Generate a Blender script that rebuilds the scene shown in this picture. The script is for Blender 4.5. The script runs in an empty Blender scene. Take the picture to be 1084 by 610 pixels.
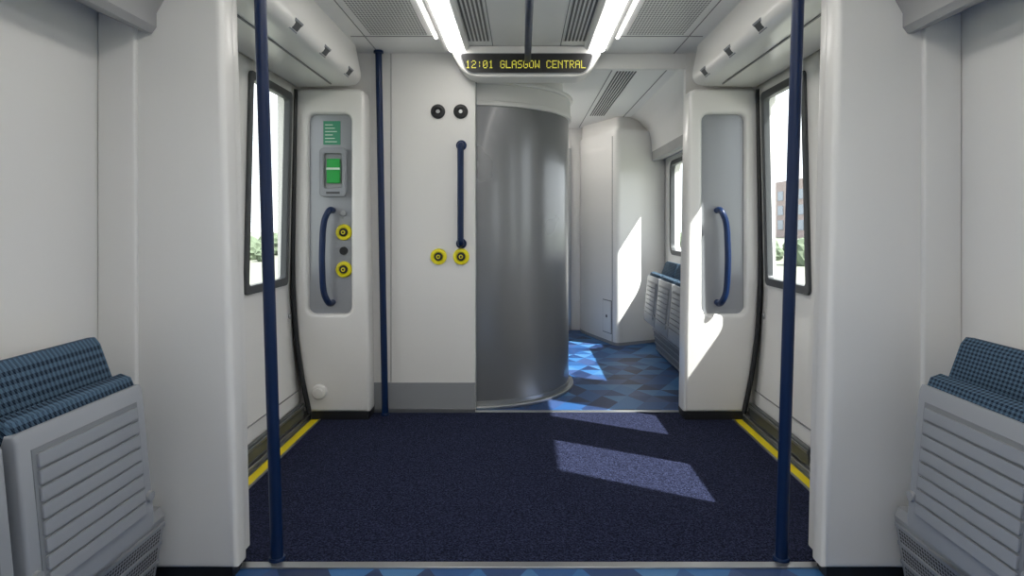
import bpy, bmesh, math, random
from mathutils import Vector
random.seed(4)
S=bpy.context.scene
try:
    S.view_settings.view_transform='Standard'
except Exception: pass

# ------------------------------------------------------------------ materials
def mat(name,col,rough=.4,metal=0,spec=.5,coat=0,bump=0,bscale=200,emit=None,es=0):
    m=bpy.data.materials.new(name); m.use_nodes=True
    n=m.node_tree.nodes; l=m.node_tree.links; b=n['Principled BSDF']
    b.inputs['Base Color'].default_value=(*col,1); b.inputs['Roughness'].default_value=rough
    b.inputs['Metallic'].default_value=metal; b.inputs['Specular IOR Level'].default_value=spec
    b.inputs['Coat Weight'].default_value=coat
    if emit:
        b.inputs['Emission Color'].default_value=(*emit,1); b.inputs['Emission Strength'].default_value=es
    tc=n.new('ShaderNodeTexCoord'); nz=n.new('ShaderNodeTexNoise'); nz.inputs['Scale'].default_value=3
    l.new(tc.outputs['Object'],nz.inputs['Vector'])
    mr=n.new('ShaderNodeMapRange'); mr.inputs['To Min'].default_value=max(.02,rough-.04); mr.inputs['To Max'].default_value=rough+.04
    l.new(nz.outputs['Fac'],mr.inputs['Value']); l.new(mr.outputs['Result'],b.inputs['Roughness'])
    if bump:
        n2=n.new('ShaderNodeTexNoise'); n2.inputs['Scale'].default_value=bscale
        l.new(tc.outputs['Object'],n2.inputs['Vector'])
        bp=n.new('ShaderNodeBump'); bp.inputs['Strength'].default_value=bump; bp.inputs['Distance'].default_value=.003
        l.new(n2.outputs['Fac'],bp.inputs['Height']); l.new(bp.outputs['Normal'],b.inputs['Normal'])
    return m
def mth(n,l,op,a,b=None):
    x=n.new('ShaderNodeMath'); x.operation=op
    for i,v in enumerate((a,b)):
        if v is None: continue
        if isinstance(v,(int,float)): x.inputs[i].default_value=v
        else: l.new(v,x.inputs[i])
    return x.outputs[0]

WHITE=mat('white_panel',(.80,.788,.765),.30,coat=.15)
WALLM=mat('wall_panel',(.76,.75,.73),.4)
CEILM=mat('ceiling_panel',(.86,.855,.84),.45)
GREY=mat('grey_plastic',(.30,.31,.325),.35)
LGREY=mat('seat_shell_grey',(.285,.30,.325),.36)
RIBG=mat('seat_pan_recess',(.20,.212,.23),.45)
RGREY=mat('recess_grey',(.36,.375,.40),.3,metal=.25)
COVE=mat('cove_grey',(.34,.34,.34),.45)
SEAM=mat('seam_dark',(.22,.22,.22),.6)
SLOT=mat('air_slot_shadow',(.13,.13,.13),.7)
BLACK=mat('black_rubber',(.012,.013,.015),.5)
DGREY=mat('dark_frame',(.06,.065,.07),.4)
ALU=mat('brushed_aluminium',(.45,.46,.47),.32,metal=.9)
TRACK=mat('track_metal',(.13,.14,.14),.4,metal=.5)
BLUE=mat('blue_rail_paint',(.003,.017,.068),.34,spec=.35)
YEL=mat('yellow_paint',(.88,.70,.01),.45)
YELB=mat('yellow_button',(.84,.74,.015),.3)
LGREEN=mat('green_notice',(.05,.30,.17),.4)
GREEN2=mat('green_handle',(.01,.30,.05),.3,emit=(.02,.5,.06),es=.08)  # faint glow put into the handle colour, the handle is no lamp
LED=mat('led_dots',(.5,.45,.05),.5,emit=(.75,.70,.08),es=.8)
PRINT=mat('white_print',(.6,.75,.65),.5)

def emis(name,col,st):
    m=bpy.data.materials.new(name); m.use_nodes=True; n=m.node_tree.nodes; l=m.node_tree.links
    n.remove(n['Principled BSDF']); e=n.new('ShaderNodeEmission'); e.inputs[0].default_value=(*col,1); e.inputs[1].default_value=st
    l.new(e.outputs[0],n['Material Output'].inputs[0]); return m
LIGHT=emis('light_diffuser',(1,.965,.915),9.6)

DRUM=mat('drum_metallic',(.235,.24,.25),.29,metal=.45,coat=.25)

def carpet():
    m=bpy.data.materials.new('navy_carpet'); m.use_nodes=True; n=m.node_tree.nodes; l=m.node_tree.links; b=n['Principled BSDF']
    tc=n.new('ShaderNodeTexCoord'); nz=n.new('ShaderNodeTexNoise'); nz.inputs['Scale'].default_value=170; nz.inputs['Detail'].default_value=3
    l.new(tc.outputs['Object'],nz.inputs['Vector'])
    r=n.new('ShaderNodeValToRGB'); r.color_ramp.elements[0].position=.40; r.color_ramp.elements[0].color=(.0020,.0032,.013,1)
    r.color_ramp.elements[1].position=.74; r.color_ramp.elements[1].color=(.037,.045,.100,1)
    l.new(nz.outputs['Fac'],r.inputs[0]); l.new(r.outputs[0],b.inputs['Base Color'])
    b.inputs['Roughness'].default_value=.95; b.inputs['Specular IOR Level'].default_value=.10
    b.inputs['Sheen Weight'].default_value=.03; b.inputs['Sheen Roughness'].default_value=.5; b.inputs['Sheen Tint'].default_value=(.6,.65,.8,1)
    bp=n.new('ShaderNodeBump'); bp.inputs['Strength'].default_value=.7; bp.inputs['Distance'].default_value=.005
    l.new(nz.outputs['Fac'],bp.inputs['Height']); l.new(bp.outputs[0],b.inputs['Normal'])
    return m
CARPET=carpet()

def trifloor():
    m=bpy.data.materials.new('geometric_blue_floor'); m.use_nodes=True; n=m.node_tree.nodes; l=m.node_tree.links; b=n['Principled BSDF']
    tc=n.new('ShaderNodeTexCoord'); sx=n.new('ShaderNodeSeparateXYZ'); l.new(tc.outputs['Object'],sx.inputs[0])
    s=1/.17
    x=mth(n,l,'MULTIPLY',sx.outputs[0],s); y=mth(n,l,'MULTIPLY',sx.outputs[1],s)
    u=mth(n,l,'FLOOR',mth(n,l,'MULTIPLY',y,1.1547))
    h=mth(n,l,'MULTIPLY',x,1.0); k=mth(n,l,'MULTIPLY',y,.577)
    v=mth(n,l,'FLOOR',mth(n,l,'ADD',h,k)); w=mth(n,l,'FLOOR',mth(n,l,'SUBTRACT',h,k))
    c=n.new('ShaderNodeCombineXYZ'); l.new(u,c.inputs[0]); l.new(v,c.inputs[1]); l.new(w,c.inputs[2])
    wn=n.new('ShaderNodeTexWhiteNoise'); wn.noise_dimensions='3D'; l.new(c.outputs[0],wn.inputs['Vector'])
    r=n.new('ShaderNodeValToRGB'); r.color_ramp.interpolation='CONSTANT'
    cols=[(.007,.024,.085),(.016,.075,.22),(.03,.13,.32),(.010,.042,.14),(.05,.16,.34),(.03,.065,.18)]
    e=r.color_ramp.elements; e[0].color=(*cols[0],1); e[1].position=1/6; e[1].color=(*cols[1],1)
    for i in range(2,6):
        q=e.new(i/6); q.color=(*cols[i],1)
    l.new(wn.outputs['Value'],r.inputs[0]); l.new(r.outputs[0],b.inputs['Base Color'])
    b.inputs['Roughness'].default_value=.5; return m
TRI=trifloor()

def dots(name,ax,pitch,rad,c0,c1,rough=.4):
    m=bpy.data.materials.new(name); m.use_nodes=True; n=m.node_tree.nodes; l=m.node_tree.links; b=n['Principled BSDF']
    tc=n.new('ShaderNodeTexCoord'); sx=n.new('ShaderNodeSeparateXYZ'); l.new(tc.outputs['Object'],sx.inputs[0])
    t=[]
    for a in ax:
        f=mth(n,l,'FRACT',mth(n,l,'MULTIPLY',sx.outputs[a],1/pitch[ax.index(a)]))
        d=mth(n,l,'SUBTRACT',f,.5); t.append(mth(n,l,'MULTIPLY',d,d))
    q=mth(n,l,'LESS_THAN',mth(n,l,'ADD',t[0],t[1]),rad*rad)
    mx=n.new('ShaderNodeMixRGB'); l.new(q,mx.inputs[0]); mx.inputs[1].default_value=(*c0,1); mx.inputs[2].default_value=(*c1,1)
    l.new(mx.outputs[0],b.inputs['Base Color']); b.inputs['Roughness'].default_value=rough; return m
PERF=dots('perforated_ceiling',(0,1),(.016,.026),.38,(.74,.735,.72),(.22,.22,.22))
HEAT=dots('heater_grille',(1,2),(.012,.012),.38,(.30,.31,.33),(.012,.012,.012))

def tartan():
    m=bpy.data.materials.new('seat_moquette'); m.use_nodes=True; n=m.node_tree.nodes; l=m.node_tree.links; b=n['Principled BSDF']
    tc=n.new('ShaderNodeTexCoord'); sx=n.new('ShaderNodeSeparateXYZ'); l.new(tc.outputs['Object'],sx.inputs[0])
    p=1/.0145
    xz=mth(n,l,'ADD',sx.outputs[2],mth(n,l,'MULTIPLY',sx.outputs[0],0.9))
    a=mth(n,l,'FRACT',mth(n,l,'MULTIPLY',sx.outputs[1],p)); c=mth(n,l,'FRACT',mth(n,l,'MULTIPLY',xz,p))
    A=mth(n,l,'LESS_THAN',a,.5); C=mth(n,l,'LESS_THAN',c,.5)
    sm=mth(n,l,'MULTIPLY',mth(n,l,'ADD',A,C),.5)
    dg=mth(n,l,'LESS_THAN',mth(n,l,'FRACT',mth(n,l,'MULTIPLY',mth(n,l,'ADD',sx.outputs[1],xz),p*2)),.5)
    f=mth(n,l,'ADD',mth(n,l,'MULTIPLY',sm,.8),mth(n,l,'MULTIPLY',dg,.2))
    r=n.new('ShaderNodeValToRGB'); r.color_ramp.elements[0].color=(.002,.006,.018,1); r.color_ramp.elements[1].color=(.085,.145,.215,1)
    r.color_ramp.elements[1].position=.95
    l.new(f,r.inputs[0]); l.new(r.outputs[0],b.inputs['Base Color']); b.inputs['Roughness'].default_value=.9
    b.inputs['Specular IOR Level'].default_value=.2
    return m
TART=tartan()

def glass():
    m=bpy.data.materials.new('window_glass'); m.use_nodes=True; n=m.node_tree.nodes; l=m.node_tree.links
    n.remove(n['Principled BSDF']); t=n.new('ShaderNodeBsdfTransparent'); t.inputs[0].default_value=(.93,.95,.95,1)
    g=n.new('ShaderNodeBsdfGlossy'); g.inputs['Roughness'].default_value=.03
    x=n.new('ShaderNodeMixShader'); x.inputs[0].default_value=.05; l.new(t.outputs[0],x.inputs[1]); l.new(g.outputs[0],x.inputs[2])
    l.new(x.outputs[0],n['Material Output'].inputs[0]); return m
GLASS=glass()

# ------------------------------------------------------------------ builders
def link(o,parent=None):
    S.collection.objects.link(o)
    if parent: o.parent=parent
    return o
def empty(name):
    o=bpy.data.objects.new(name,None); o.empty_display_size=.1; return link(o)
def finish(me,ang=35):
    for p in me.polygons: p.use_smooth=True
    me.set_sharp_from_angle(angle=math.radians(ang))
def mesh(name,v,f,m,parent=None,ang=35,fix=True):
    me=bpy.data.meshes.new(name); me.from_pydata(v,[],f)
    if fix:
        bm=bmesh.new(); bm.from_mesh(me); bmesh.ops.recalc_face_normals(bm,faces=bm.faces[:]); bm.to_mesh(me); bm.free()
    me.materials.append(m); finish(me,ang)
    return link(bpy.data.objects.new(name,me),parent)
def box(name,x0,x1,y0,y1,z0,z1,m,parent=None,bev=0):
    x0,x1=min(x0,x1),max(x0,x1); y0,y1=min(y0,y1),max(y0,y1); z0,z1=min(z0,z1),max(z0,z1)
    v=[(x,y,z) for x in (x0,x1) for y in (y0,y1) for z in (z0,z1)]
    f=[(0,1,3,2),(4,6,7,5),(0,4,5,1),(2,3,7,6),(0,2,6,4),(1,5,7,3)]
    o=mesh(name,v,f,m,parent)
    if bev:
        b=o.modifiers.new('b','BEVEL'); b.width=bev; b.segments=3; b.limit_method='ANGLE'; b.harden_normals=True
    return o
def plate(name,loops,axis,c0,c1,m,parent=None,bev=0.0,fn=None,mirror=1,seg=3):
    """2D loops (holes allowed) extruded c0..c1 along axis. Y:(x,z)  X:(y,z)  Z:(x,y)"""
    cu=bpy.data.curves.new(name,'CURVE'); cu.dimensions='2D'; cu.fill_mode='BOTH'
    d=abs(c1-c0)/2; cc=(c0+c1)/2
    cu.extrude=max(d-bev,1e-5); cu.bevel_depth=bev; cu.bevel_resolution=seg; cu.offset=-bev
    for lp in loops:
        s=cu.splines.new('POLY'); s.points.add(len(lp)-1)
        for i,p in enumerate(lp): s.points[i].co=(p[0],p[1],0,1)
        s.use_cyclic_u=True
    t=bpy.data.objects.new('tmp',cu); S.collection.objects.link(t)
    dg=bpy.context.evaluated_depsgraph_get(); me=bpy.data.meshes.new_from_object(t.evaluated_get(dg))
    bpy.data.objects.remove(t); bpy.data.curves.remove(cu)
    for v in me.vertices:
        x,y,z=v.co
        if axis=='Y': q=[x,cc-z,y]
        elif axis=='X': q=[z+cc,x,y]
        else: q=[x,y,z+cc]
        if fn: q=list(fn(*q))
        q[0]*=mirror
        v.co=q
    if mirror<0: me.flip_normals()
    bm=bmesh.new(); bm.from_mesh(me); bmesh.ops.remove_doubles(bm,verts=bm.verts[:],dist=1e-5)
    bmesh.ops.recalc_face_normals(bm,faces=bm.faces[:]); bm.to_mesh(me); bm.free()
    me.name=name; me.materials.clear(); me.materials.append(m); finish(me)
    return link(bpy.data.objects.new(name,me),parent)
def rr(x0,x1,y0,y1,r,n=6):
    p=[]
    for cx,cy,a in ((x1-r,y1-r,0),(x0+r,y1-r,90),(x0+r,y0+r,180),(x1-r,y0+r,270)):
        for i in range(n+1):
            t=math.radians(a+90*i/n); p.append((cx+r*math.cos(t),cy+r*math.sin(t)))
    return p
def rpoly(pts,rads,n=6):
    out=[]
    for i,p in enumerate(pts):
        a=Vector(pts[i-1]);b=Vector(p);c=Vector(pts[(i+1)%len(pts)]);r=rads[i]
        if r==0: out.append(tuple(b)); continue
        d1=(a-b).normalized()*r; d2=(c-b).normalized()*r
        for k in range(n+1):
            t=k/n; out.append(tuple((b+d1)*(1-t)**2+b*2*t*(1-t)+(b+d2)*t*t))
    return out
def smooth_path(pts,it=2):
    P=[Vector(p) for p in pts]
    for _ in range(it):
        Q=[P[0]]
        for a,b in zip(P[:-1],P[1:]): Q+= [a*.75+b*.25,a*.25+b*.75]
        Q.append(P[-1]); P=Q
    return P
def tube(name,pts,r,m,parent=None,n=20,it=2):
    P=smooth_path(pts,it) if it else [Vector(p) for p in pts]
    v=[];f=[]
    ref=None
    for i,p in enumerate(P):
        t=(P[min(i+1,len(P)-1)]-P[max(i-1,0)]).normalized()
        if ref is None: ref=Vector((0,1,0)) if abs(t.y)<.9 else Vector((1,0,0))
        a=(ref-t*ref.dot(t)).normalized(); b=t.cross(a); ref=a
        for k in range(n):
            th=2*math.pi*k/n; v.append(tuple(p+a*r*math.cos(th)+b*r*math.sin(th)))
    for i in range(len(P)-1):
        for k in range(n): f.append((i*n+k,i*n+(k+1)%n,(i+1)*n+(k+1)%n,(i+1)*n+k))
    f.append(tuple(range(n))); f.append(tuple((len(P)-1)*n+k for k in range(n)))
    return mesh(name,v,f,m,parent,50)
def disc(name,c,r,d,m,parent=None,axis='Y',n=32,prof=None):
    pr=prof or [(r,0),(r,d*.7),(r*.92,d),(0.0001,d)]
    v=[];f=[]
    for (a,h) in pr:
        for k in range(n):
            t=2*math.pi*k/n
            if axis=='Y': v.append((c[0]+a*math.cos(t),c[1]-h,c[2]+a*math.sin(t)))
            elif axis=='Z': v.append((c[0]+a*math.cos(t),c[1]+a*math.sin(t),c[2]+h))
            else: v.append((c[0]+h*(1 if axis=='X' else -1),c[1]+a*math.cos(t),c[2]+a*math.sin(t)))
    for i in range(len(pr)-1):
        for k in range(n): f.append((i*n+k,i*n+(k+1)%n,(i+1)*n+(k+1)%n,(i+1)*n+k))
    f.append(tuple(range(n)))
    return mesh(name,v,f,m,parent)
def torus_btn(name,c,parent,big=.045):
    g=empty(name); 
    if parent: g.parent=parent
    r=big
    disc('collar',c,r,0,YELB,g,prof=[(r,0),(r,.008),(r*.92,.014),(r*.60,.016),(r*.52,.010),(.0001,.010)])
    disc('ring',(c[0],c[1]-.0105,c[2]),r*.5,0,BLACK,g,prof=[(r*.5,0),(r*.5,.008),(r*.42,.011),(.0001,.011)])
    disc('mark',(c[0],c[1]-.022,c[2]),r*.26,0,YELB,g,prof=[(r*.26,0),(r*.26,.002),(.0001,.002)])
    disc('centre',(c[0],c[1]-.0245,c[2]),r*.13,0,BLACK,g,prof=[(r*.13,0),(r*.13,.001),(.0001,.001)])
    return g

W=1.38; H=2.20
YB=-1.6; YP=1.975; YF=3.76; YE=6.70
# ------------------------------------------------------------------ floor
fl=empty('floor')
box('floor_slab',-1.5,1.5,YB-.1,YE+.1,-.14,-.02,TRACK,fl)
box('geometric_floor_near',-W,W,YB,2.05,-.02,0,TRI,fl)
box('geometric_floor_far',-W,W,3.79,YE,-.02,0,TRI,fl)
box('carpet',-1.215,1.215,2.085,3.755,-.02,.003,CARPET,fl)
box('edge_strip_near',-1.25,1.25,2.05,2.085,-.02,.006,ALU,fl,.002)
box('edge_strip_far',-1.25,1.25,3.755,3.79,-.02,.006,ALU,fl,.002)
for s in (-1,1):
    box('tread_edge_yellow',s*1.222,s*1.266,2.085,3.62,-.02,.005,YEL,fl,.002)
    box('tread_gap',s*1.209,s*1.222,2.085,3.755,-.02,.006,ALU,fl)
    box('tread_inner',s*1.266,s*1.285,2.085,3.755,-.02,.0,TRACK,fl)
    box('tread_lip',s*1.285,s*1.297,2.07,3.755,-.02,.02,ALU,fl,.003)
    box('tread_outer',s*1.297,s*1.45,2.07,3.755,-.02,.01,TRACK,fl)
    box('tread_rail',s*1.305,s*1.318,2.07,3.60,.01,.045,ALU,fl,.003)

# ------------------------------------------------------------------ ceiling
ce=empty('ceiling')
box('ceiling_panel',-1.5,1.5,YB-.1,YE+.1,H,H+.1,CEILM,ce)
for s in (-1,1):
    plate('cove_moulding',[[(.335,H),(.34,H-.02),(.355,H-.032),(.47,H-.032),(.485,H-.02),(.49,H)]],'Y',YB,3.60,CEILM,ce,mirror=s)
    box('seam_line',s*.90,s*.905,YB,YF,H-.002,H,SEAM,ce)
    for (a,b) in ((1.0,1.75),(1.85,2.6),(2.68,3.38)):
        box('perforated_grille',s*.55,s*.86,a,b,H-.004,H,PERF,ce)
        for k in range(6):
            x=.215+k*.021
            box('air_slot',s*x,s*(x+.010),a+.02,b+.12,H-.003,H,SLOT,ce)
        box('cross_seam',s*.49,s*.98,b+.035,b+.04,H-.003,H,SEAM,ce)
box('centre_seam',-.20,-.196,YB,YF,H-.002,H,SEAM,ce)
box('centre_seam2',.196,.20,YB,YF,H-.002,H,SEAM,ce)
for x in (.58,.95):
    box('far_seam',x,x+.006,3.9,6.6,H-.003,H,SEAM,ce)
for k in range(7):
    box('far_slot',.62+k*.021,.631+k*.021,4.2,5.9,H-.003,H,SLOT,ce)
for s in (-1,1):
    lt=empty('ceiling_light')
    plate('diffuser',[[(.362,H-.033),(.37,H-.042),(.445,H-.042),(.453,H-.033)]],'Y',YB+.02,3.58,LIGHT,lt,mirror=s)
    box('slim_diffuser',s*.503,s*.515,YB+.02,3.45,H-.006,H-.0005,LIGHT,lt)
lt=empty('ceiling_light'); box('hidden_lobby_fill',.20,.30,5.0,6.4,H-.012,H-.0005,LIGHT,lt,.003)  # unseen light behind the drum, added to brighten the far lobby

# ------------------------------------------------------------------ side walls
def wall_side(s,name):
    w=empty(name)
    ny0,ny1,nz0,nz1=-1.0,1.05,.92,1.70
    plate('near_panel',[[(YB,-.02),(YP,-.02),(YP,H),(YB,H)],rr(ny0,ny1,nz0,nz1,.08)],'X',W,W+.08,WALLM,w,mirror=s)
    box('door_head',s*1.40,s*1.5,YP,3.78,1.93,H,GREY,w)
    box('lower_sill',s*1.36,s*1.46,YP,3.78,-.02,.05,TRACK,w)
    box('door_jamb',s*1.383,s*1.52,YP,2.068,-.02,1.95,GREY,w)  # added outside the pillar to block a sliver of sun
    box('jamb_gap_sun_block',s*1.422,s*1.52,2.068,2.13,-.02,1.95,BLACK,w)  # second added block, closes the sun leak beside the door leaf
    fy0,fy1=4.05,5.80
    plate('far_panel',[[(3.60,-.02),(YE,-.02),(YE,H),(3.60,H)],rr(fy0,fy1,.90,1.72,.08)],'X',W,W+.08,WALLM,w,mirror=s)
    for i,(a,b,c,d) in enumerate(((ny0,ny1,nz0,nz1),(fy0,fy1,.90,1.72))):
        wn=empty('window_%d'%(i+1+(2 if s>0 else 0)))
        plate('frame',[rr(a-.03,b+.03,c-.03,d+.03,.1),rr(a+.012,b-.012,c+.012,d-.012,.07)],'X',W-.012,W+.03,DGREY,wn,.004,mirror=s)
        plate('glass',[rr(a+.005,b-.005,c+.005,d-.005,.075)],'X',W+.010,W+.016,GLASS,wn,mirror=s)
    return w
wall_side(-1,'wall_left'); wall_side(1,'wall_right')
wb=empty('wall_back'); box('panel',-1.5,1.5,YB-.1,YB,-.02,H,WALLM,wb)
wf=empty('wall_front')
plate('panel',[[(-1.46,-.02),(1.46,-.02),(1.46,H),(-1.46,H)]],'Y',YE,YE+.08,WALLM,wf)
dr=empty('door_1')
box('gangway_leaf',-.40,.465,YE-.03,YE-.002,.01,1.95,GREY,dr,.005)
box('gangway_trim',.465,.50,YE-.04,YE-.002,.01,1.98,ALU,dr,.004)

def cove(s,y0,y1,far=False):
    if far:
        g=empty('trim_2')
        plate('upper_curve',[[(W,1.86),(1.235,1.86),(1.225,1.98),(1.19,2.10),(1.12,2.165),(1.03,H),(W,H)]],'Y',y0,y1,WHITE,g,mirror=s)
        plate('lower_lip',[[(W,1.80),(1.26,1.765),(1.235,1.775),(1.235,1.86),(W,1.86)]],'Y',y0,y1,COVE,g,mirror=s)
        return
    plate('trim_1',[[(W,1.83),(1.235,1.765),(1.215,1.765),(1.20,1.785),(1.20,1.83),(1.16,1.90),(1.03,H),(W,H)]],'Y',y0,y1,COVE,mirror=s)
cove(-1,YB,YP); cove(1,YB,YP)
cove(1,3.80,YE,True)

# ------------------------------------------------------------------ near draught screens
def near_pillar(s):
    g=empty('door_pillar')
    out=[(1.38,.04),(.945,.04),(.955,.5),(.985,1.6),(1.0,H),(1.38,H)]
    plate('screen_panel',[out],'Y',1.975,2.065,WHITE,g,.022,mirror=s,seg=5)
    plate('inner_post',[[(1.03,.04),(.968,.04),(.978,.5),(1.005,1.6),(1.02,H),(1.06,H)]],'Y',2.06,2.14,WHITE,g,.015,mirror=s)
    box('plinth',s*.965,s*1.38,1.995,2.06,0,.045,BLACK,g)
    box('post_plinth',s*.98,s*1.38,2.06,2.125,0,.045,BLACK,g)
    plate('side_trim',[[(1.255,.02),(1.262,H),(1.38,H),(1.38,.02)]],'Y',1.958,1.98,WHITE,g,.008,mirror=s)
    return g
near_pillar(-1); near_pillar(1)

# ------------------------------------------------------------------ doors
def prof(z):
    P=[(0.0,1.325),(.06,1.325),(.25,1.345),(.5,1.366),(.78,1.38),(1.98,1.352),(2.2,1.35)]
    for (a,x),(b,y) in zip(P[:-1],P[1:]):
        if a<=z<=b: return x+(y-x)*(z-a)/(b-a)
    return P[-1][1]
def leaf(s,y0,y1,wy0,wy1,idx):
    g=empty('door_%d'%idx)
    ys=[y0,wy0,wy1,y1]; zs=[.03,.12,.25,.37,.5,.64,.78,.83,1.88,1.96]
    v=[];f=[]
    for y in ys:
        for z in zs: v.append((s*prof(z),y,z))
    nz=len(zs)
    for i in range(3):
        for j in range(nz-1):
            if i==1 and j==7: continue
            q=(i*nz+j,(i+1)*nz+j,(i+1)*nz+j+1,i*nz+j+1); f.append(q if s<0 else q[::-1])
    me=bpy.data.meshes.new('leaf'); me.from_pydata(v,[],f); me.materials.append(WHITE); finish(me,25)
    o=link(bpy.data.objects.new('leaf_panel',me),g)
    sm=o.modifiers.new('s','SOLIDIFY'); sm.thickness=.035; sm.offset=-1
    sh=lambda x,y,z:(x+prof(z)-1.38,y,z)
    plate('window_frame',[rr(wy0-.022,wy1+.022,.805,1.905,.03),rr(wy0+.018,wy1-.018,.848,1.862,.02)],'X',1.366,1.402,DGREY,g,.004,fn=sh,mirror=s)
    plate('glass',[rr(wy0+.01,wy1-.01,.84,1.87,.02)],'X',1.384,1.390,GLASS,g,fn=sh,mirror=s)
    box('bottom_rail',s*1.30,s*1.324,y0+.01,y1-.01,.03,.11,TRACK,g,.005)
    box('bottom_rail_bead',s*1.294,s*1.302,y0+.01,y1-.01,.085,.10,ALU,g,.002)
    box('hem_seam',s*1.333,s*1.340,y0+.01,y1-.01,.178,.183,SEAM,g)
    if idx in (3,5):
        tube('leaf_gap_sun_block',[(s*(prof(t)+.012),y0-.005,t) for t in (.02,.25,.5,.78,1.3,1.98)],.018,BLACK,g,10,0)  # added to stop sun leaking between the two leaves
    disc('finger_pull',(s*(prof(.62)),(y1-.05),.62),.016,.006,GREY,g,axis='-X' if s>0 else 'X')
    return g
leaf(-1,2.835,3.60,3.0,3.50,3); leaf(-1,2.07,2.825,2.18,2.64,2)
leaf(1,2.835,3.60,3.0,3.50,5); leaf(1,2.07,2.825,2.18,2.64,4)

# ------------------------------------------------------------------ door headers
def header(s):
    g=empty('door_header')
    o=rpoly([(1.40,H),(1.0,H),(.955,1.965),(1.345,1.955),(1.355,1.97),(1.40,1.97)],[0,.0,.085,.01,0,0],10)
    plate('cover',[o],'Y',2.075,3.60,WHITE,g,.012,mirror=s,seg=4)
    box('hatch_seam',s*1.12,s*1.128,2.2,3.52,1.955,1.962,SEAM,g)
    for y in (2.60,2.98,3.38):
        c=Vector((.983,y,1.993)); t=Vector((.62,0,-.78)).normalized(); nn=Vector((-.78,0,-.62)).normalized()
        for nm,hw,hl,d0,m in (('vent_surround',.026,.042,.0,LGREY),('vent',.017,.030,.003,DGREY)):
            v=[]
            for d in (-.006,.004+d0):
                for a,b in ((-1,-1),(1,-1),(1,1),(-1,1)):
                    p=c+t*hw*a+Vector((0,1,0))*hl*b+nn*d; v.append((s*p.x,p.y,p.z))
            mesh(nm,v,[(0,1,2,3),(4,5,6,7),(0,1,5,4),(1,2,6,5),(2,3,7,6),(3,0,4,7)],m,g)
header(-1); header(1)

# ------------------------------------------------------------------ far door pillars
def far_pillar(s):
    g=empty('door_pillar')
    out=[(.925,.05),(.93,.5),(.943,1.2),(.952,1.90),(.962,1.935),(.99,1.95),(1.33,1.95),(1.355,1.935),(1.36,1.9),(1.372,1.0),(1.368,.8),(1.35,.5),(1.315,.25),(1.275,.05)]
    rec=rr(1.03,1.288,.624,1.803,.045,8)
    plate('moulding',[out,rec],'Y',3.60,3.75,WHITE,g,.022,mirror=s,seg=5)
    plate('recess_panel',[rr(1.0,1.30,.6,1.82,.03)],'Y',3.645,3.66,RGREY,g,mirror=s)
    plate('plinth',[[(.93,0),(.925,.055),(1.28,.055),(1.265,0)]],'Y',3.61,3.75,BLACK,g,.004,mirror=s)
    tube('door_gasket',[(s*1.352,3.585,1.94),(s*1.362,3.585,1.3),(s*1.368,3.585,.85),(s*1.348,3.585,.5),(s*1.312,3.585,.25),(s*1.268,3.585,.05)],.014,BLACK,g,12,2)
    hx=1.185 if s<0 else 1.165
    hr=empty('grab_handle')
    yw=3.645
    tube('bar',[(s*(hx-.035),yw,1.235),(s*(hx-.035),3.60,1.24),(s*(hx-.03),3.565,1.225),(s*(hx-.005),3.56,1.16),(s*hx,3.555,1.0),(s*hx,3.555,.92),(s*(hx-.005),3.56,.76),(s*(hx-.03),3.565,.70),(s*(hx-.035),3.60,.685),(s*(hx-.035),yw,.69)],.018,BLUE,hr,16,2)
    return g
far_pillar(-1); far_pillar(1)
em=empty('emergency_control_panel')
yr=3.645
box('notice',-1.205,-1.105,yr-.004,yr,1.625,1.765,LGREEN,em)
for k in range(6): box('notice_text',-1.195,-1.125-(k%3)*.012,yr-.005,yr-.0035,1.64+k*.02,1.645+k*.02,PRINT,em)
plate('release_box',[rr(-1.222,-1.062,1.315,1.605,.025),rr(-1.196,-1.088,1.365,1.570,.015)],'Y',yr-.03,yr,LGREY,em,.006)
box('release_back',-1.20,-1.085,yr-.006,yr,1.35,1.58,GREY,em)
box('release_handle',-1.182,-1.102,yr-.022,yr-.006,1.395,1.54,GREEN2,em,.006)
box('release_label',-1.182,-1.102,yr-.025,yr-.022,1.475,1.487,PRINT,em)
box('release_slot',-1.18,-1.10,yr-.0315,yr-.029,1.332,1.345,DGREY,em)
disc('key_switch',(-1.085,yr,1.218),.017,.012,ALU,em)
disc('indicator',(-1.085,yr,.995),.024,.012,BLACK,em)
torus_btn('door_button',(-1.083,yr,1.105),em,.048)
torus_btn('door_button',(-1.083,yr,.885),em,.048)
disc('floor_valve_knob',(-1.215,3.60,.17),.045,0,WHITE,em,prof=[(.045,0),(.045,.01),(.036,.018),(.026,.018),(.024,.028),(.0001,.03)])

# ------------------------------------------------------------------ bulkhead
bk=empty('bulkhead_partition')
box('left_panel',-.955,-.832,YF,YF+.05,.0,H,WHITE,bk)
box('left_outer',-W,-.955,YF-.005,YF+.05,.0,H,WHITE,bk)
box('main_panel',-.828,-.313,YF-.004,YF+.05,.0,H,WHITE,bk,.003)
box('panel_gap',-.84,-.82,YF+.004,YF+.03,.0,H,SEAM,bk)
box('skirting',-.955,-.313,YF-.010,YF+.0,.025,.185,GREY,bk,.002)
box('skirting_foot',-.955,-.313,YF-.012,YF+.0,.0,.025,ALU,bk,.001)
box('right_panel',.975,W,YF,YF+.05,0,H,WHITE,bk)
box('lintel',-.313,.975,YF,YF+.04,2.105,H,WHITE,bk,.004)
def blk_socket(c):
    g=empty('lock_socket'); g.parent=bk
    disc('rim',c,.04,0,BLACK,g,prof=[(.044,0),(.044,.008),(.036,.012),(.024,.012),(.020,.004),(.0001,.004)])
    disc('core',(c[0],c[1]-.004,c[2]),.012,.006,ALU,g)
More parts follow.
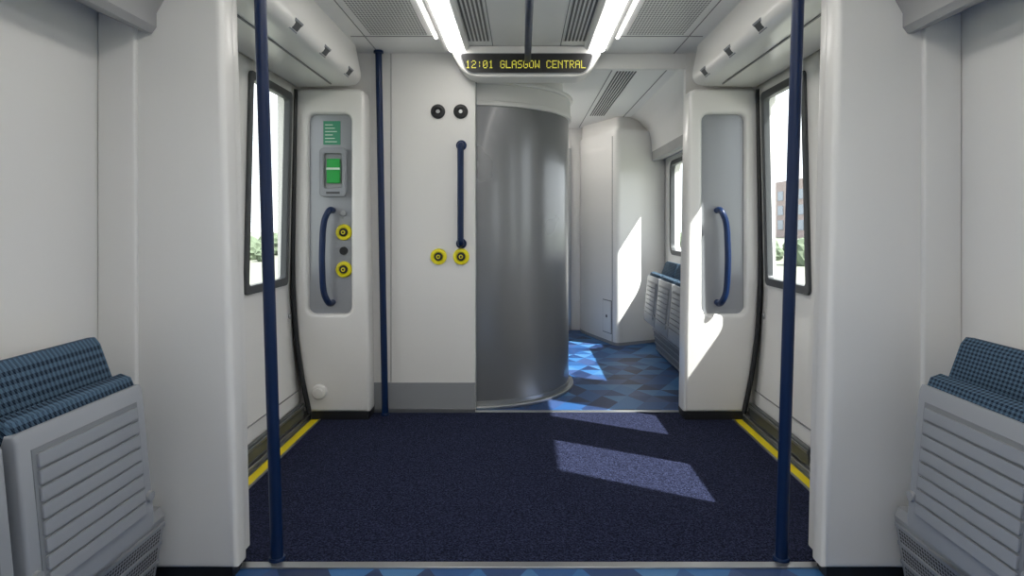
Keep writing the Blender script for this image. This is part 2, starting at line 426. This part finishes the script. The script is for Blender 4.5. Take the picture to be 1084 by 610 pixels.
blk_socket((-.541,YF-.004,1.842)); blk_socket((-.402,YF-.004,1.842))
torus_btn('door_button',(-.537,YF-.004,.955),bk,.05)
torus_btn('door_button',(-.399,YF-.004,.955),bk,.05)
hr=empty('grab_rail')
x=-.398
tube('bar',[(x,YF-.004,1.635),(x,YF-.06,1.635),(x,YF-.06,1.60),(x,YF-.06,1.3),(x,YF-.06,1.07),(x,YF-.06,1.035),(x,YF-.004,1.035)],.019,BLUE,hr,18,2)
disc('flange_top',(x,YF-.004,1.635),.032,.01,BLUE,hr); disc('flange_low',(x,YF-.004,1.035),.032,.01,BLUE,hr)

# ------------------------------------------------------------------ toilet drum
tm=empty('toilet_cubicle')
cx,cy,R=-.34,4.49,.65
def arc(r,a0,a1,n=64): return [(cx+r*math.cos(math.radians(a0+(a1-a0)*i/n)),cy+r*math.sin(math.radians(a0+(a1-a0)*i/n))) for i in range(n+1)]
def shell(name,r0,r1,z0,z1,m,bev=0,a0=-87.5,a1=40):
    return plate(name,[arc(r1,a0,a1)+arc(r0,a1,a0)],'Z',z0,z1,m,tm,bev)
shell('curved_door',R-.03,R,.02,1.895,DRUM)
shell('base_ring',R-.03,R+.035,.0,.018,ALU,.003)
shell('kick_strip',R-.02,R+.006,.02,.045,ALU)
shell('fascia_lip',R-.03,R+.02,1.895,1.925,WHITE,.006)
shell('fascia',R-.03,R+.012,1.925,2.03,WHITE,.004)
shell('fascia_top',R-.05,R+.03,2.03,2.055,WHITE,.008)
shell('upper_ring',R-.10,R-.04,2.05,H,WHITE)
box('cubicle_side',.10,.18,4.85,YE,0,H,WHITE,tm)
box('jamb',-.345,-.311,YF+.05,YF+.12,0,H,GREY,tm)

# ------------------------------------------------------------------ far equipment cupboard
cb=empty('equipment_cupboard')
base=[(.60,6.55),(.66,6.35),(.86,5.80),(1.375,6.05),(1.375,6.69),(.60,6.69)]
plate('body',[rpoly(base,[.05,.08,.07,0,0,0])],'Z',.03,2.06,WHITE,cb)
top=[(.62,6.55),(.70,6.38),(.90,5.95),(1.375,6.15),(1.375,6.69),(.62,6.69)]
plate('top_neck',[rpoly(top,[.05,.08,.07,0,0,0])],'Z',2.06,H,WHITE,cb)
plate('foot',[rpoly(base,[.05,.08,.07,0,0,0])],'Z',0,.03,GREY,cb)
K=Vector((.86,5.80)); d=(Vector((.66,6.35))-K).normalized(); on=Vector((-d.y,d.x)); on=on if on.x<0 else -on
def facet(name,t0,t1,z0,z1,th,m):
    p0=K+d*t0; p1=K+d*t1; o=on*th
    v=[]
    for q in (p0,p1):
        for e in (-.2*o,o):
            for z in (z0,z1): v.append((q.x+e.x,q.y+e.y,z))
    mesh(name,v,[(0,1,3,2),(4,6,7,5),(0,4,5,1),(2,3,7,6),(0,2,6,4),(1,5,7,3)],m,cb)
facet('hatch_shadow',.09,.27,.10,.42,.004,SEAM); facet('hatch',.098,.262,.108,.412,.007,WHITE); facet('hatch_lock',.17,.195,.25,.275,.010,BLACK)
facet('seam',.075,.081,.03,2.0,.003,SEAM)

# ------------------------------------------------------------------ tip-up seats
def seat(s,y0,y1,ext=.05):
    g=empty('tip_up_seat')
    back=[(1.345,.38),(1.24,.40),(1.205,.55),(1.195,.70),(1.235,.81),(1.25,.828),(1.27,.826),(1.285,.80),(1.30,.7),(1.36,.5)]
    plate('backrest',[back],'Y',y0+.006,y1-.006+ext,TART,g,.010,mirror=s)
    plate('back_shell',[[(1.375,.38),(1.345,.38),(1.31,.7),(1.29,.80),(1.278,.815),(1.295,.815),(1.375,.74)]],'Y',y0,y1+ext,GREY,g,.003,mirror=s)
    cush=[(1.185,.38),(1.12,.34),(1.103,.50),(1.098,.705),(1.108,.728),(1.135,.738),(1.17,.72),(1.188,.68),(1.192,.5)]
    plate('cushion',[cush],'Y',y0+.004,y1-.004,TART,g,.014,mirror=s)
    A=Vector((1.048,.335)); B=Vector((1.082,.69))
    plate('seat_pan',[[(1.118,.325),(1.065,.30),(1.05,.31),(A.x,A.y),(B.x,B.y),(1.09,.706),(1.112,.706),(1.12,.68)]],'Y',y0,y1,LGREY,g,.008,mirror=s)
    t=(B-A).normalized(); nn=Vector((-t.y,t.x))
    if nn.x>0: nn=-nn
    def strip(name,a,b,yy0,yy1,h,m,bev):
        p0=A+t*a; p1=A+t*b
        plate(name,[[tuple(p0-nn*.002),tuple(p0+nn*h),tuple(p1+nn*h),tuple(p1-nn*.002)]],'Y',yy0,yy1,m,g,bev,mirror=s)
    L=(B-A).length
    strip('pan_field',.025,L-.025,y0+.035,y1-.035,.002,RIBG,.0005)
    for k in range(8):
        a=.030+k*(L-.06)/8
        strip('rib',a,a+(L-.06)/8*.80,y0+.045,y1-.045,.009,LGREY,.003)
    for yy in (y0+.018,y1-.018):
        disc('pivot_cap',(s*(A.x+.012),yy,.40),.014,.014,GREY,g,axis='-X' if s>0 else 'X')
    for a,b in ((y0-.008,y0-.001),(y1+.001,y1+.008)):
        plate('side_bracket',[[(1.36,.275),(1.16,.275),(1.10,.36),(1.12,.44),(1.19,.47),(1.28,.66),(1.36,.70)]],'Y',a,b,GREY,g,.002,mirror=s)
        disc('pivot_bolt',(s*1.13,(a if a<y0 else b+.008),.40),.018,.008,ALU,g)
    box('support_beam',s*1.15,s*1.375,y0+.02,y1-.02,.285,.325,GREY,g,.005)
    return g
for s in (-1,1):
    seat(s,1.285,1.715,.06); seat(s,.83,1.255,.02); seat(s,.375,.80,.02)
for i in range(3): seat(1,4.12+i*.45,4.545+i*.45,0)
def heater(s,y0,y1):
    g=empty('skirting_heater')
    plate('casing',[[(1.375,0.0),(1.20,0.0),(1.185,.02),(1.15,.235),(1.165,.26),(1.375,.27)]],'Y',y0,y1,GREY,g,.003,mirror=s)
    A=Vector((1.183,.03)); B=Vector((1.153,.215))
    t=(B-A).normalized(); nn=Vector((-t.y,t.x)); nn=-nn if nn.x>0 else nn
    plate('perforated_face',[[tuple(A-nn*.002),tuple(A+nn*.003),tuple(B+nn*.003),tuple(B-nn*.002)]],'Y',y0+.03,y1-.02,HEAT,g,mirror=s)
    for a in (.0,.06,.12,.178):
        p0=A+t*a; p1=A+t*(a+.012)
        plate('louvre_bar',[[tuple(p0),tuple(p0+nn*.008),tuple(p1+nn*.008),tuple(p1)]],'Y',y0+.02,y1-.01,LGREY,g,.002,mirror=s)
heater(-1,-1.5,1.94); heater(1,-1.5,1.94); heater(1,3.86,5.55)

# ------------------------------------------------------------------ poles
def pole(a,b,r=.0205):
    g=empty('grab_pole')
    tube('pole',[a,b],r,BLUE,g,24,0)
    disc('floor_flange',(a[0],a[1],a[2]),r*1.35,.012,BLUE,g,axis='Z')
    disc('ceiling_flange',(b[0],b[1],b[2]-.015),r*1.5,.014,BLUE,g,axis='Z')
for s in (-1,1): pole((s*.862,2.10,.004),(s*.928,2.10,H))
pole((-.852,3.70,.004),(-.892,3.70,H),.0195)
cr=empty('ceiling_handrail')
tube('rail',[(0.006,-1.2,2.108),(0.006,3.565,2.108)],.0185,BLUE,cr,20,0)
for y in (-.9,.6,1.9): tube('hanger',[(0.006,y,2.108),(0.006,y,H)],.011,BLUE,cr,12,0)

# ------------------------------------------------------------------ LED sign
sg=empty('destination_sign')
out=rpoly([(-.44,2.155),(-.36,2.012),(.36,2.012),(.44,2.155),(.44,H-.002),(-.44,H-.002)],[.03,.09,.09,.03,0,0],8)
plate('housing',[out],'Y',3.585,3.74,WHITE,sg,.012,seg=4)
plate('rim',[rpoly([(-.398,2.152),(-.35,2.030),(.35,2.030),(.398,2.152)],[.03,.05,.05,.03],6)],'Y',3.578,3.59,GREY,sg,.002)
plate('screen',[rpoly([(-.388,2.146),(-.345,2.036),(.345,2.036),(.388,2.146)],[.025,.045,.045,.025],6)],'Y',3.574,3.58,BLACK,sg)
F={'1':["00100","01100","00100","00100","00100","00100","01110"],'2':["01110","10001","00001","00110","01000","10000","11111"],
'0':["01110","10001","10011","10101","11001","10001","01110"],':':["00000","00100","00100","00000","00100","00100","00000"],
'G':["01110","10001","10000","10111","10001","10001","01110"],'L':["10000"]*6+["11111"],'A':["01110","10001","10001","11111","10001","10001","10001"],
'S':["01111","10000","10000","01110","00001","00001","11110"],'O':["01110"]+["10001"]*5+["01110"],'W':["10001","10001","10001","10101","10101","11011","10001"],
'C':["01110","10001","10000","10000","10000","10001","01110"],'E':["11111","10000","10000","11110","10000","10000","11111"],
'N':["10001","11001","10101","10011","10001","10001","10001"],'T':["11111"]+["00100"]*6,'R':["11110","10001","10001","11110","10100","10010","10001"],' ':["00000"]*7}
txt='12:01 GLASGOW CENTRAL'; pt=.0056; pv=.0066
x0=-len(txt)*6*pt/2; v=[];f=[]
for i,ch in enumerate(txt):
    for r in range(7):
        for c in range(5):
            if F[ch][r][c]=='1':
                X=x0+(i*6+c)*pt; Z=2.084+(3-r)*pv; a=.0021; b=.0026; k=len(v)
                v+=[(X-a,3.5725,Z-b),(X+a,3.5725,Z-b),(X+a,3.5725,Z+b),(X-a,3.5725,Z+b)]; f.append((k,k+1,k+2,k+3))
mesh('led_text',v,f,LED,sg,fix=False)

# ------------------------------------------------------------------ outside
GRASS=mat('grass',(.21,.22,.18),.9); LEAF=mat('foliage',(.115,.15,.095),.9); BRICK=mat('brick_render',(.33,.27,.26),.8); PANE=mat('pane',(.20,.24,.29),.2)
mesh('ground',[(-200,-200,-1.3),(200,-200,-1.3),(200,200,-1.3),(-200,200,-1.3)],[(0,1,2,3)],GRASS)
for s in (-1,1):
    bm=bmesh.new()
    for i in range(110):
        y=-10+i*.85+random.uniform(-.5,.5); x=s*(19+random.uniform(-2.5,2.5)); r=random.uniform(.5,1.15)
        res=bmesh.ops.create_icosphere(bm,subdivisions=3,radius=r)
        for q in res['verts']:
            q.co=q.co*random.uniform(.85,1.15)+Vector((x,y,-1.1+r*.45))
    me=bpy.data.meshes.new('hedge'); bm.to_mesh(me); bm.free(); me.materials.append(LEAF); link(bpy.data.objects.new('hedge_row',me))
def building(x0,x1,y0,y1,h,nface):
    ob=empty('office_building')
    box('block',x0,x1,y0,y1,-1.3,h,BRICK,ob)
    n=int((y1-y0)/4.3)
    for k in range(n):
        for j in range(int((h+.5)/2.8)):
            yy=y0+1.4+k*4.3
            box('pane',nface-.1,nface+.1,yy,yy+2.4,.2+j*2.8,2+j*2.8,PANE,ob)
building(60,75,95,150,6.5,60)
building(50,64,108,150,9.5,50)
building(-75,-60,60,120,3.6,-60)

# ------------------------------------------------------------------ light
w=bpy.data.worlds.new('sky'); S.world=w; w.use_nodes=True
bg=w.node_tree.nodes['Background']; bg.inputs[0].default_value=(.95,.97,1,1); bg.inputs[1].default_value=2.6
sl=bpy.data.lights.new('sun','SUN'); sl.energy=16; sl.angle=math.radians(.7); sl.color=(1,.97,.92)
so=link(bpy.data.objects.new('sun',sl)); so.rotation_euler=Vector((-.70,.38,-1)).to_track_quat('-Z','Y').to_euler(); so.location=(20,-10,30)

# ------------------------------------------------------------------ camera
cd=bpy.data.cameras.new('camera'); cd.sensor_fit='HORIZONTAL'; cd.sensor_width=36; cd.lens=650/1084*36
cd.shift_x=-11.7/1084; cd.shift_y=-67/1084; cd.clip_start=.02; cd.clip_end=500
co=link(bpy.data.objects.new('camera',cd)); co.location=(-.021,0,1.15); co.rotation_euler=(math.pi/2,0,0)
S.camera=co
